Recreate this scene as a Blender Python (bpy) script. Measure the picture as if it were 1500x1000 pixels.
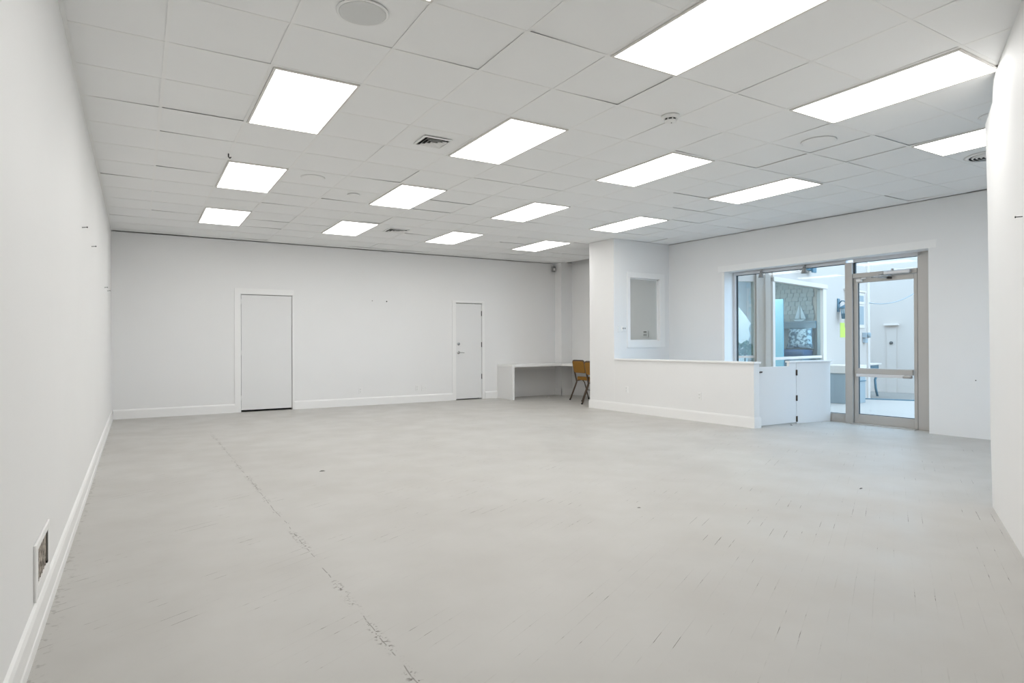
import bpy, bmesh, math, random
from mathutils import Matrix, Vector
random.seed(7)
scene = bpy.context.scene
for o in list(bpy.data.objects):
    bpy.data.objects.remove(o)

# ------------------------------------------------------------------ camera
F_PX = 912.78
CAM_H = 1.1935
CE = 3.0335                      # ceiling height
RIGHT = Vector((0.857171, -0.515011, -0.004546))
UP = Vector((0.002390, -0.004849, 0.999985))
FWD = Vector((0.515026, 0.857170, 0.002926))
cam_d = bpy.data.cameras.new('camera')
cam_d.sensor_width = 36.0
cam_d.sensor_fit = 'HORIZONTAL'
cam_d.lens = F_PX * 36.0 / 1500.0
cam_d.clip_start = 0.02
cam_d.clip_end = 300
cam = bpy.data.objects.new('camera', cam_d)
scene.collection.objects.link(cam)
M = Matrix((RIGHT, UP, -FWD)).transposed().to_4x4()
M.translation = Vector((0, 0, CAM_H))
cam.matrix_world = M
scene.camera = cam
CAM = Vector((0, 0, CAM_H))

# ------------------------------------------------------------------ view / world
vs = scene.view_settings
vs.view_transform = 'Standard'
vs.look = 'None'
vs.exposure = 0.0
vs.gamma = 1.0
vs.use_curve_mapping = False

SKY_COL = (0.54, 0.76, 1.0)
SKY_STR = 4.6
PANEL_COL = (1.0, 0.99, 0.965)
PANEL_STR = 7.6
wd = bpy.data.worlds.new('overcast_sky')
scene.world = wd
wd.use_nodes = True
bg = wd.node_tree.nodes['Background']
bg.inputs['Color'].default_value = (*SKY_COL, 1)
bg.inputs['Strength'].default_value = SKY_STR


def ray(px, py):
    return ((px - 750) / F_PX) * RIGHT + ((500 - py) / F_PX) * UP + FWD


def hit(px, py, p0, n):
    d = ray(px, py)
    return CAM + d * ((Vector(p0) - CAM).dot(n) / d.dot(n))


# W frame: the street wall and booth stand 2.7 degrees off the room's axes
K = 0.0478
TH = math.atan(K)
WM = Matrix.Translation((8.7232, 5.8, 0)) @ Matrix.Rotation(TH, 4, 'Z')


# ------------------------------------------------------------------ materials
def lin(c):
    return tuple((v / 12.92 if v <= 0.04045 else ((v + 0.055) / 1.055) ** 2.4) for v in c)


def rgb(r, g, b):
    return (*lin((r / 255, g / 255, b / 255)), 1)


MATS = {}


def nodes_of(name):
    m = bpy.data.materials.new(name)
    m.use_nodes = True
    return m, m.node_tree.nodes, m.node_tree.links, m.node_tree.nodes['Principled BSDF']


def paint(name, col, rough=0.55, bump=0.15, scale=60.0, var=0.03, metal=0.0, spec=0.35):
    m, N, L, b = nodes_of(name)
    tc = N.new('ShaderNodeTexCoord')
    no = N.new('ShaderNodeTexNoise')
    no.inputs['Scale'].default_value = scale
    no.inputs['Detail'].default_value = 3
    L.new(tc.outputs['Object'], no.inputs['Vector'])
    mix = N.new('ShaderNodeMix')
    mix.data_type = 'RGBA'
    mix.inputs['A'].default_value = col
    mix.inputs['B'].default_value = (*[c * (1 - var) for c in col[:3]], 1)
    n2 = N.new('ShaderNodeTexNoise')
    n2.inputs['Scale'].default_value = 1.3
    n2.inputs['Detail'].default_value = 4
    L.new(tc.outputs['Object'], n2.inputs['Vector'])
    L.new(n2.outputs['Fac'], mix.inputs['Factor'])
    L.new(mix.outputs['Result'], b.inputs['Base Color'])
    bp = N.new('ShaderNodeBump')
    bp.inputs['Strength'].default_value = bump
    bp.inputs['Distance'].default_value = 0.002
    L.new(no.outputs['Fac'], bp.inputs['Height'])
    L.new(bp.outputs['Normal'], b.inputs['Normal'])
    b.inputs['Roughness'].default_value = rough
    b.inputs['Metallic'].default_value = metal
    b.inputs['Specular IOR Level'].default_value = spec
    MATS[name] = m
    return m


def emit(name, col, strength):
    m = bpy.data.materials.new(name)
    m.use_nodes = True
    N, L = m.node_tree.nodes, m.node_tree.links
    N.remove(N['Principled BSDF'])
    e = N.new('ShaderNodeEmission')
    e.inputs['Color'].default_value = (*col, 1)
    e.inputs['Strength'].default_value = strength
    L.new(e.outputs[0], N['Material Output'].inputs['Surface'])
    MATS[name] = m
    return m


def glass(name, tint, refl=0.06):
    m = bpy.data.materials.new(name)
    m.use_nodes = True
    N, L = m.node_tree.nodes, m.node_tree.links
    N.remove(N['Principled BSDF'])
    t = N.new('ShaderNodeBsdfTransparent')
    t.inputs['Color'].default_value = (*tint, 1)
    g = N.new('ShaderNodeBsdfGlossy')
    g.inputs['Roughness'].default_value = 0.02
    lw = N.new('ShaderNodeLayerWeight')
    lw.inputs['Blend'].default_value = 0.5
    pw = N.new('ShaderNodeMath')
    pw.operation = 'POWER'
    pw.inputs[1].default_value = 5.0
    L.new(lw.outputs['Facing'], pw.inputs[0])
    mx = N.new('ShaderNodeMixShader')
    mul = N.new('ShaderNodeMath')
    mul.operation = 'MULTIPLY_ADD'
    mul.inputs[1].default_value = 0.45
    mul.inputs[2].default_value = refl * 0.5
    L.new(pw.outputs[0], mul.inputs[0])
    L.new(mul.outputs[0], mx.inputs[0])
    L.new(t.outputs[0], mx.inputs[1])
    L.new(g.outputs[0], mx.inputs[2])
    L.new(mx.outputs[0], N['Material Output'].inputs['Surface'])
    MATS[name] = m
    return m


WALL = paint('wall_paint', (0.875, 0.872, 0.866, 1), 0.6, 0.12, 90)
TRIM = paint('trim_paint', (0.92, 0.915, 0.905, 1), 0.4, 0.05, 40, 0.015)
DOORP = paint('door_paint', (0.835, 0.833, 0.828, 1), 0.45, 0.06, 30, 0.02)
TILE = paint('ceiling_tile_paint', (0.935, 0.94, 0.938, 1), 0.8, 0.25, 160, 0.03)
TBAR = paint('grid_bar_paint', (0.93, 0.93, 0.92, 1), 0.6, 0.05, 60, 0.02)
LFRAME = paint('light_frame_paint', (0.80, 0.78, 0.74, 1), 0.45, 0.02, 40)
DARK = paint('dark_void', (0.02, 0.02, 0.02, 1), 0.9, 0)
PLENUM = paint('plenum_grey', (0.10, 0.10, 0.10, 1), 0.9, 0)
ALU = paint('aluminium', rgb(192, 189, 185), 0.45, 0.03, 50, 0.05, 0.25)
ALUB = paint('aluminium_bright', rgb(224, 224, 226), 0.4, 0.03, 50, 0.04, 0.25)
GASKET = paint('gasket_dark', rgb(62, 70, 74), 0.6, 0)
CHROME = paint('chrome', rgb(190, 190, 190), 0.22, 0, 20, 0, 1.0)
BRONZE = paint('bronze_hinge', rgb(92, 80, 70), 0.4, 0.05, 40, 0.1, 0.7)
PLASTIC = paint('white_plastic', (0.86, 0.86, 0.85, 1), 0.35, 0, 20, 0.0)
GREYPL = paint('grey_plastic', rgb(150, 150, 148), 0.45, 0, 20, 0.02)
SLOT = paint('outlet_slot', rgb(90, 88, 84), 0.6, 0)
GRILLE = paint('speaker_mesh', rgb(222, 223, 222), 0.7, 0.2, 900, 0.02)
SCREW = paint('screw_steel', rgb(70, 68, 66), 0.5, 0, 20, 0, 0.5)
VINYL = paint('mustard_vinyl', rgb(156, 112, 44), 0.5, 0.3, 200, 0.12)
CHFRAME = paint('brown_tube', rgb(104, 90, 78), 0.38, 0.05, 50, 0.1, 0.4)
CHWEAR = paint('tan_tube', rgb(176, 160, 138), 0.4, 0.05, 50, 0.1, 0.3)
RUBBER = paint('black_rubber', rgb(35, 33, 32), 0.7, 0)
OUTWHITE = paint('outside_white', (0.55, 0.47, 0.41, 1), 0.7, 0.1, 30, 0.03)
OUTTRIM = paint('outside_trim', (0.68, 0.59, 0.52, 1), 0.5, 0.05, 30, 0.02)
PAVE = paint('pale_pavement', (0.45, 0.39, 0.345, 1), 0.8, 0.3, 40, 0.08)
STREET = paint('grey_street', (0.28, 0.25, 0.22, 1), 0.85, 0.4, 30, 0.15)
TEAL = paint('teal_metal', rgb(92, 124, 138), 0.45, 0.1, 30, 0.1, 0.2)
LIME = paint('lime_paper', rgb(196, 214, 92), 0.6, 0.02, 10, 0.05)
SHINGLE = paint('grey_shingle', rgb(205, 206, 202), 0.85, 0.6, 30, 0.35)
CYAN = paint('pale_cyan_reflection', rgb(178, 224, 236), 0.5, 0.05, 10, 0.1)  # colour of a reflection in the bay glass
SAIL = paint('sail_cloth', rgb(228, 230, 230), 0.7, 0.1, 60, 0.05)
PLANT = paint('shrub_leaf', rgb(84, 124, 92), 0.7, 0.2, 30, 0.3)
SHELFM = paint('grey_shelf', rgb(164, 172, 176), 0.6, 0.1, 30, 0.1)
NAVY = paint('blue_grey_fabric', rgb(84, 108, 140), 0.8, 0.3, 60, 0.2)
CABGREY = paint('cabinet_grey', rgb(150, 158, 160), 0.6, 0.05, 20, 0.05)
PANEL = emit('light_diffuser', PANEL_COL, PANEL_STR)
PANE = glass('clear_glass', (0.93, 0.96, 0.97))
BAYPANE = glass('bay_glass', (0.80, 0.91, 0.95), 0.10)
BAYFILL = emit('bay_fill_glow', (1.0, 0.97, 0.92), 45.0)  # glow of the fill added to the display bay


def floor_material():
    m, N, L, b = nodes_of('painted_floor')

    def math_(op, a, bv=None, c=None, clamp=False):
        n = N.new('ShaderNodeMath')
        n.operation = op
        n.use_clamp = clamp
        for i, v in enumerate((a, bv, c)):
            if v is None:
                continue
            if isinstance(v, (int, float)):
                n.inputs[i].default_value = v
            else:
                L.new(v, n.inputs[i])
        return n.outputs[0]

    def mrange(v, a, c, lo=0.0, hi=1.0):
        n = N.new('ShaderNodeMapRange')
        n.clamp = True
        n.interpolation_type = 'SMOOTHSTEP'
        L.new(v, n.inputs['Value'])
        n.inputs['From Min'].default_value = a
        n.inputs['From Max'].default_value = c
        n.inputs['To Min'].default_value = lo
        n.inputs['To Max'].default_value = hi
        return n.outputs['Result']

    def noise(vec, scale, detail=2.0, rough=0.5):
        n = N.new('ShaderNodeTexNoise')
        n.inputs['Scale'].default_value = scale
        n.inputs['Detail'].default_value = detail
        n.inputs['Roughness'].default_value = rough
        L.new(vec, n.inputs['Vector'])
        return n.outputs['Fac']

    def comb(x, y, z=0.0):
        n = N.new('ShaderNodeCombineXYZ')
        for i, v in enumerate((x, y, z)):
            if isinstance(v, (int, float)):
                n.inputs[i].default_value = v
            else:
                L.new(v, n.inputs[i])
        return n.outputs[0]

    geo = N.new('ShaderNodeNewGeometry')
    sep = N.new('ShaderNodeSeparateXYZ')
    L.new(geo.outputs['Position'], sep.inputs[0])
    X, Y = sep.outputs[0], sep.outputs[1]
    pos = geo.outputs['Position']
    # board direction runs with the diagonal wall
    ca, sa = 0.886, 0.463
    u = math_('ADD', math_('MULTIPLY', X, ca), math_('MULTIPLY', Y, sa))
    v = math_('SUBTRACT', math_('MULTIPLY', Y, ca), math_('MULTIPLY', X, sa))
    W = 0.082
    vi = math_('FLOOR', math_('DIVIDE', v, W))
    vf = math_('FRACT', math_('DIVIDE', v, W))
    dist = math_('ABSOLUTE', math_('SUBTRACT', vf, 0.5))          # 0.5 at a seam
    wob = noise(pos, 14.0, 3.0)
    seam = mrange(math_('ADD', dist, math_('MULTIPLY', wob, 0.03)), 0.482, 0.500)
    sn = noise(comb(math_('MULTIPLY', u, 1.7), math_('MULTIPLY', vi, 3.37), 0.0), 1.6, 4.0, 0.65)
    near = noise(pos, 0.55, 2.0)
    smask = mrange(math_('ADD', sn, math_('MULTIPLY', near, 0.25)), 0.735, 0.775)
    seam_d = math_('MULTIPLY', seam, smask)
    seam_f = math_('MULTIPLY', seam, mrange(sn, 0.50, 0.66, 0.0, 0.22))
    # small scuffs, stretched along and across the boards
    sc1 = mrange(noise(comb(math_('MULTIPLY', u, 9.0), math_('MULTIPLY', v, 60.0)), 1.0, 2.0), 0.765, 0.80)
    sc2 = mrange(noise(comb(math_('MULTIPLY', v, 14.0), math_('MULTIPLY', u, 46.0), 3.0), 1.0, 3.0, 0.6), 0.745, 0.80)
    patch = mrange(noise(pos, 0.9, 3.0, 0.6), 0.50, 0.62)
    scuff = math_('MULTIPLY', math_('MAXIMUM', sc1, sc2), math_('ADD', math_('MULTIPLY', patch, 0.75), 0.12))
    # chipped joint running away from the camera
    jw = math_('ADD', X, math_('MULTIPLY', math_('SUBTRACT', noise(pos, 3.0, 3.0), 0.5), 0.035))
    jd = math_('ABSOLUTE', math_('SUBTRACT', jw, 0.845))
    jline = math_('MULTIPLY', mrange(jd, 0.001, 0.004, 1.0, 0.0), mrange(noise(pos, 11.0, 4.0), 0.47, 0.56))
    jchip = math_('MULTIPLY', mrange(jd, 0.006, 0.034, 1.0, 0.0), mrange(noise(pos, 48.0, 3.0, 0.6), 0.545, 0.60))
    jchip = math_('MULTIPLY', jchip, mrange(noise(pos, 2.2, 2.0), 0.42, 0.52))
    jend = mrange(Y, 9.2, 9.5, 1.0, 0.0)
    joint = math_('MULTIPLY', math_('MAXIMUM', math_('MULTIPLY', jline, 0.6), math_('MULTIPLY', jchip, 0.8)), jend)
    # dirt along the skirting on the left
    edge = math_('MULTIPLY', mrange(X, -0.34, -0.26, 1.0, 0.0), mrange(noise(pos, 26.0, 3.0), 0.55, 0.66))
    dark = math_('MAXIMUM', math_('MAXIMUM', seam_d, math_('MULTIPLY', scuff, 0.6)), math_('MAXIMUM', joint, math_('MULTIPLY', edge, 0.35)))
    dark = math_('MAXIMUM', dark, seam_f, None, True)
    # broad colour drift in the paint
    c1 = N.new('ShaderNodeMix')
    c1.data_type = 'RGBA'
    c1.inputs['A'].default_value = FLOOR_A
    c1.inputs['B'].default_value = FLOOR_B
    L.new(mrange(noise(pos, 0.8, 5.0, 0.6), 0.35, 0.65), c1.inputs['Factor'])
    c2 = N.new('ShaderNodeMix')
    c2.data_type = 'RGBA'
    L.new(c1.outputs['Result'], c2.inputs['A'])
    c2.inputs['B'].default_value = rgb(78, 68, 56)
    L.new(dark, c2.inputs['Factor'])
    L.new(c2.outputs['Result'], b.inputs['Base Color'])
    r = mrange(noise(pos, 2.5, 4.0), 0.3, 0.7, 0.36, 0.50)
    L.new(r, b.inputs['Roughness'])
    b.inputs['Specular IOR Level'].default_value = 0.4
    h = math_('SUBTRACT', math_('MULTIPLY', noise(pos, 18.0, 4.0), 0.35), dark)
    h = math_('SUBTRACT', h, math_('MULTIPLY', seam, 0.10))
    bp = N.new('ShaderNodeBump')
    bp.inputs['Strength'].default_value = 0.28
    bp.inputs['Distance'].default_value = 0.003
    L.new(h, bp.inputs['Height'])
    L.new(bp.outputs['Normal'], b.inputs['Normal'])
    return m


FLOOR_A = (0.525, 0.512, 0.485, 1)
FLOOR_B = (0.490, 0.474, 0.446, 1)
FLOOR = floor_material()


def register_material():
    """Old register face: flaking paint over rusty metal."""
    m, N, L, b = nodes_of('flaking_register')
    tc = N.new('ShaderNodeTexCoord')
    no = N.new('ShaderNodeTexNoise')
    no.inputs['Scale'].default_value = 45
    no.inputs['Detail'].default_value = 5
    L.new(tc.outputs['Object'], no.inputs['Vector'])
    cr = N.new('ShaderNodeValToRGB')
    cr.color_ramp.elements[0].position = 0.38
    cr.color_ramp.elements[0].color = rgb(120, 112, 104)
    cr.color_ramp.elements[1].position = 0.6
    cr.color_ramp.elements[1].color = rgb(200, 190, 180)
    L.new(no.outputs['Fac'], cr.inputs[0])
    L.new(cr.outputs[0], b.inputs['Base Color'])
    b.inputs['Roughness'].default_value = 0.8
    return m


def cushion_material():
    m, N, L, b = nodes_of('toile_print')
    tc = N.new('ShaderNodeTexCoord')
    no = N.new('ShaderNodeTexNoise')
    no.inputs['Scale'].default_value = 16
    no.inputs['Detail'].default_value = 4
    L.new(tc.outputs['Object'], no.inputs['Vector'])
    cr = N.new('ShaderNodeValToRGB')
    cr.color_ramp.elements[0].position = 0.44
    cr.color_ramp.elements[0].color = rgb(112, 128, 136)
    cr.color_ramp.elements[1].position = 0.54
    cr.color_ramp.elements[1].color = rgb(222, 226, 226)
    L.new(no.outputs['Fac'], cr.inputs[0])
    L.new(cr.outputs[0], b.inputs['Base Color'])
    b.inputs['Roughness'].default_value = 0.85
    return m


REGISTER = register_material()
TOILE = cushion_material()


# ------------------------------------------------------------------ mesh helpers
class MB:
    def __init__(self):
        self.v, self.f, self.sm = [], [], []

    def add(self, verts, faces, smooth=False):
        n = len(self.v)
        self.v += [Vector(p) for p in verts]
        self.f += [[i + n for i in f] for f in faces]
        self.sm += [smooth] * len(faces)
        return self

    def box(self, x0, x1, y0, y1, z0, z1):
        x0, x1 = sorted((x0, x1)); y0, y1 = sorted((y0, y1)); z0, z1 = sorted((z0, z1))
        v = [(x, y, z) for z in (z0, z1) for y in (y0, y1) for x in (x0, x1)]
        return self.add(v, [(0, 2, 3, 1), (4, 5, 7, 6), (0, 1, 5, 4), (2, 6, 7, 3), (0, 4, 6, 2), (1, 3, 7, 5)])

    def prism(self, poly, axis_vec, smooth=False):
        """poly: 3D points in order, extruded by axis_vec."""
        a = Vector(axis_vec)
        n = len(poly)
        v = [Vector(p) for p in poly] + [Vector(p) + a for p in poly]
        f = [list(range(n))[::-1], list(range(n, 2 * n))]
        f += [(i, (i + 1) % n, n + (i + 1) % n, n + i) for i in range(n)]
        return self.add(v, f, smooth)

    def tube(self, pts, r, seg=10, cap=True, r1=None):
        pts = [Vector(p) for p in pts]
        rings = []
        prev = None
        for i, p in enumerate(pts):
            t = (pts[min(i + 1, len(pts) - 1)] - pts[max(i - 1, 0)]).normalized()
            if prev is None:
                ref = Vector((0, 0, 1)) if abs(t.z) < 0.9 else Vector((1, 0, 0))
                a = t.cross(ref).normalized()
            else:
                a = (prev - t * prev.dot(t)).normalized()
            prev = a
            c = t.cross(a)
            rr = r if r1 is None else r + (r1 - r) * i / (len(pts) - 1)
            rings.append([p + (a * math.cos(2 * math.pi * k / seg) + c * math.sin(2 * math.pi * k / seg)) * rr for k in range(seg)])
        v = [q for ring in rings for q in ring]
        f = []
        for i in range(len(rings) - 1):
            for k in range(seg):
                f.append((i * seg + k, i * seg + (k + 1) % seg, (i + 1) * seg + (k + 1) % seg, (i + 1) * seg + k))
        self.add(v, f, True)
        if cap:
            n = len(self.v)
            self.f.append([n - len(v) + k for k in range(seg)][::-1]); self.sm.append(False)
            self.f.append([n - seg + k for k in range(seg)]); self.sm.append(False)
        return self

    def lathe(self, prof, centre, axis='Z', seg=24, smooth=True):
        """prof: list of (radius, height) along the axis."""
        c = Vector(centre)
        v = []
        for r, h in prof:
            for k in range(seg):
                a = 2 * math.pi * k / seg
                if axis == 'Z':
                    q = Vector((r * math.cos(a), r * math.sin(a), h))
                elif axis == 'Y':
                    q = Vector((r * math.sin(a), h, r * math.cos(a)))
                else:
                    q = Vector((h, r * math.cos(a), r * math.sin(a)))
                v.append(c + q)
        f = []
        for i in range(len(prof) - 1):
            for k in range(seg):
                f.append((i * seg + k, i * seg + (k + 1) % seg, (i + 1) * seg + (k + 1) % seg, (i + 1) * seg + k))
        self.add(v, f, smooth)
        n = len(self.v) - len(v)
        self.f.append([n + k for k in range(seg)][::-1]); self.sm.append(False)
        self.f.append([n + (len(prof) - 1) * seg + k for k in range(seg)]); self.sm.append(False)
        return self

    def build(self, name, mat, parent=None, matrix=None, bevel=0.0, xf=None):
        me = bpy.data.meshes.new(name)
        vv = self.v if xf is None else [xf @ p for p in self.v]
        me.from_pydata([tuple(p) for p in vv], [], self.f)
        bm = bmesh.new()
        bm.from_mesh(me)
        bmesh.ops.recalc_face_normals(bm, faces=bm.faces)
        bm.to_mesh(me)
        bm.free()
        me.polygons.foreach_set('use_smooth', self.sm)
        me.materials.append(mat)
        o = bpy.data.objects.new(name, me)
        scene.collection.objects.link(o)
        if parent is not None:
            o.parent = parent
        if matrix is not None:
            o.matrix_world = matrix
        if bevel > 0:
            b = o.modifiers.new('bevel', 'BEVEL')
            b.width = bevel
            b.segments = 2
            b.limit_method = 'ANGLE'
        return o


def box(*a):
    return MB().box(*a)


def tag(o, label, cat, group=None, kind=None):
    o['label'] = label
    o['category'] = cat
    if group:
        o['group'] = group
    if kind:
        o['kind'] = kind
    return o


def empty(name, matrix):
    o = bpy.data.objects.new(name, None)
    o.empty_display_size = 0.1
    scene.collection.objects.link(o)
    o.matrix_world = matrix
    return o


def T(x, y, z=0.0, rz=0.0):
    return Matrix.Translation((x, y, z)) @ Matrix.Rotation(rz, 4, 'Z')


def struct(o, label, cat):
    return tag(o, label, cat, kind='structure')


# ------------------------------------------------------------------ room constants
XL, YF = -0.36, 11.87            # left wall face, far wall face
TOP = CE + 0.30
DIAG_E = Vector((5.28, 2.072, 0))                    # free end of the diagonal wall
DD = Vector((1.115, 0.583, 0)).normalized()          # along the diagonal wall
DN = Vector((-DD.y, DD.x, 0))                        # its face normal, into the room
DIAG_L = (DIAG_E.x - XL) / DD.x
DIAG_S = DIAG_E - DD * DIAG_L                        # where it meets the left wall
YFRONT = 0.40
XALC = 8.60


def w2(a, b, z=0.0):
    return WM @ Vector((a, b, z))


# ------------------------------------------------------------------ floor
fl = MB().box(XL - 0.2, 9.05, -1.2, YF + 0.3, -0.12, 0.0).build('floor', FLOOR)
struct(fl, 'grey painted board floor, scuffed, with a chipped joint line', 'floor')

# ------------------------------------------------------------------ left wall
wl = box(XL - 0.15, XL, DIAG_S.y - 0.3, YF + 0.3, 0, TOP)
wall_left = wl.build('wall_left', WALL)
struct(wall_left, 'long blank white wall with a low air register', 'wall')
prof = [(XL, 0.0), (XL + 0.020, 0.0), (XL + 0.020, 0.045), (XL + 0.016, 0.052), (XL + 0.016, 0.125), (XL + 0.010, 0.142), (XL, 0.15)]
bl = MB().prism([(x, DIAG_S.y + 0.1, z) for x, z in prof], (0, YF - DIAG_S.y - 0.1, 0)).build('baseboard_left', TRIM)
struct(bl, 'tall white skirting board along the blank side wall', 'baseboard')


# ------------------------------------------------------------------ far wall (two door openings)
D1 = (1.562, 2.430, 2.081)
D2 = (5.755, 6.375, 2.053)
wf = MB()
wf.box(XL, 8.9, YF + 0.18, YF + 0.30, 0, TOP)
for x0, x1 in ((XL, D1[0]), (D1[1], D2[0]), (D2[1], 8.9)):
    wf.box(x0, x1, YF, YF + 0.18, 0, CE - 0.011)       # shadow gap under the ceiling
for d in (D1, D2):
    wf.box(d[0], d[1], YF, YF + 0.18, d[2], CE - 0.011)
wall_far = wf.build('wall_far', WALL)
struct(wall_far, 'white wall with two plain white doors', 'wall')


def far_base(n, x0, x1, label):
    pr = [(0.0, 0.0), (0.018, 0.0), (0.018, 0.130), (0.012, 0.145), (0.0, 0.155)]
    o = MB().prism([(x0, YF - t, z) for t, z in pr], (x1 - x0, 0, 0)).build('baseboard_far' if n == 0 else 'baseboard_far_%d' % n, TRIM)
    struct(o, label, 'baseboard')


far_base(0, XL + 0.02, D1[0] - 0.10, 'white skirting between the corner and the plain flush door')
far_base(1, D1[1] + 0.03, D2[0] - 0.085, 'white skirting between the two white doors')
far_base(2, D2[1] + 0.07, 6.745, 'short white skirting between the narrow door and the built-in desk')


def casing(name, x0, x1, zt, wl_, wr, wt, label, th=0.014):
    c = MB()
    c.box(x0 - wl_, x0 - 0.006, YF - th, YF, 0, zt + 0.006)
    if wr > 0:
        c.box(x1 + 0.006, x1 + wr, YF - th * 0.7, YF, 0, zt + 0.006)
    c.box(x0 - wl_, x1 + wr, YF - th, YF, zt + 0.006, zt + wt)
    o = c.build(name, TRIM, bevel=0.002)
    struct(o, label, 'door casing')


casing('trim_1', *D1, 0.105, 0.028, 0.105, 'white casing around the plain flush door')
casing('trim_2', *D2, 0.09, 0.06, 0.05, 'white casing around the narrow hinged door')

d1 = empty('door_1', T(D1[0], YF + 0.012, 0))
struct(d1, 'plain white flush door without a handle, gap beneath it', 'door')
w1 = D1[1] - D1[0]
box(0.006, w1 - 0.007, 0, 0.035, 0.035, D1[2] - 0.008).build('door_leaf', DOORP, d1, bevel=0.0015)
box(0.0, w1, 0.12, 0.16, 0.0, D1[2]).build('dark_backing', DARK, d1)
for z in (1.95, 1.04, 0.25):
    MB().tube([(0.001, -0.004, z - 0.045), (0.001, -0.004, z + 0.045)], 0.006).build('hinge', DOORP, d1)

d2 = empty('door_2', T(D2[0], YF + 0.012, 0))
struct(d2, 'narrow white door with lever handle, deadbolt and dark hinges', 'door')
w2_ = D2[1] - D2[0]
box(0.005, w2_ - 0.006, 0, 0.035, 0.022, D2[2] - 0.012).build('door_leaf', DOORP, d2, bevel=0.0015)
box(0.0, w2_, 0.12, 0.16, 0.0, D2[2]).build('dark_backing', DARK, d2)
for z in (1.84, 1.17, 0.265 + 0.22):
    h = MB().tube([(w2_ - 0.004, -0.006, z - 0.055), (w2_ - 0.004, -0.006, z + 0.055)], 0.008)
    h.box(w2_ - 0.012, w2_ + 0.004, -0.004, 0.0, z - 0.05, z + 0.05)
    h.build('hinge', SCREW, d2)
db = MB().lathe([(0.032, 0.0), (0.032, -0.012), (0.026, -0.018), (0.012, -0.018)], (0.062, 0, 1.185), 'Y', 20).build('deadbolt', CHROME, d2)
box(0.058, 0.066, -0.032, -0.017, 1.170, 1.200).build('thumb_turn', CHROME, db)
lv = MB().lathe([(0.034, 0.0), (0.034, -0.008), (0.028, -0.014), (0.012, -0.016), (0.012, -0.05)], (0.062, 0, 1.005), 'Y', 20).build('handle_rose', CHROME, d2)
MB().tube([(0.062, -0.048, 1.005), (0.10, -0.052, 1.003), (0.175, -0.048, 0.998)], 0.009, r1=0.006).build('lever', CHROME, lv)
MB().box(0.0, w2_, -0.006, 0.0, D2[2] - 0.012, D2[2] - 0.006).box(w2_ * 0.72, w2_ + 0.01, -0.010, 0.0, D2[2] - 0.014, D2[2] + 0.004).build('weather_strip', GREYPL, d2)


# ------------------------------------------------------------------ corner pilaster, alcove wall
pil = box(8.300, XALC, 11.62, YF, 0, CE).build('trim_3', WALL)
struct(pil, 'square white corner pier behind the built-in desk', 'pier')
pb = MB().box(8.285, XALC, 11.605, 11.62, 0, 0.15).box(8.285, 8.300, 11.605, YF, 0, 0.15).build('baseboard_pier', TRIM)
struct(pb, 'white skirting around the corner pier under the desk', 'baseboard')
wa = box(XALC, XALC + 0.12, 8.60, YF, 0, TOP).build('wall_alcove', WALL)
struct(wa, 'white side wall of the desk alcove behind the booth', 'wall')

# ------------------------------------------------------------------ street wall (W frame)
# opening: b -1.655 .. 1.50, z 0 .. 2.40
B0, B1, ZH = -1.655, 1.500, 2.402
wr_ = MB()
for a0, a1, zt in ((0, 0.10, CE - 0.007), (0.10, 0.32, TOP)):
    wr_.box(a0, a1, B1, 3.6, 0, zt)
    wr_.box(a0, a1, -5.75, B0, 0, zt)
    wr_.box(a0, a1, B0, B1, ZH, zt)
wall_right = wr_.build('wall_right', WALL, matrix=WM)
struct(wall_right, 'white street wall with the shopfront window and glass door', 'wall')
hd_ = box(-0.006, 0, -1.754, 1.63, ZH + 0.002, 2.507).build('trim_4', TRIM, matrix=WM)
struct(hd_, 'flat white head board above the shopfront', 'trim')
cz = MB().box(-0.004, 0, B1 + 0.002, B1 + 0.05, 0, ZH).build('trim_5', TRIM, matrix=WM)
struct(cz, 'narrow white casing beside the shopfront window', 'trim')
# entrance end: front wall with the street window that lights the entrance
FX0, FX1, FZ0, FZ1 = 6.05, 8.10, 0.45, 2.60
fw = MB()
fw.box(2.0, FX0, YFRONT - 0.15, YFRONT, 0, TOP)
fw.box(FX1, 9.25, YFRONT - 0.15, YFRONT, 0, TOP)
fw.box(FX0, FX1, YFRONT - 0.15, YFRONT, 0, FZ0)
fw.box(FX0, FX1, YFRONT - 0.15, YFRONT, FZ1, TOP)
struct(fw.build('wall_front', WALL), 'white wall with a street window behind the slanting wall', 'wall')
w3 = empty('window_3', T(FX0, YFRONT, 0))
struct(w3, 'wide street window at the entrance end', 'window')
fwid = FX1 - FX0
for x0, x1, z0, z1, nm in ((0, 0.06, FZ0, FZ1, 'jamb'), (fwid - 0.06, fwid, FZ0, FZ1, 'jamb'), (0.06, fwid - 0.06, FZ1 - 0.06, FZ1, 'head_rail'), (0.06, fwid - 0.06, FZ0, FZ0 + 0.06, 'sill_rail'), (fwid / 2 - 0.03, fwid / 2 + 0.03, FZ0 + 0.06, FZ1 - 0.06, 'mullion')):
    MB().box(x0, x1, -0.11, -0.05, z0, z1).build(nm, ALU, w3)
for x0, x1 in ((0.06, fwid / 2 - 0.03), (fwid / 2 + 0.03, fwid - 0.06)):
    MB().box(x0, x1, -0.083, -0.077, FZ0 + 0.06, FZ1 - 0.06).build('pane', PANE, w3)

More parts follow.
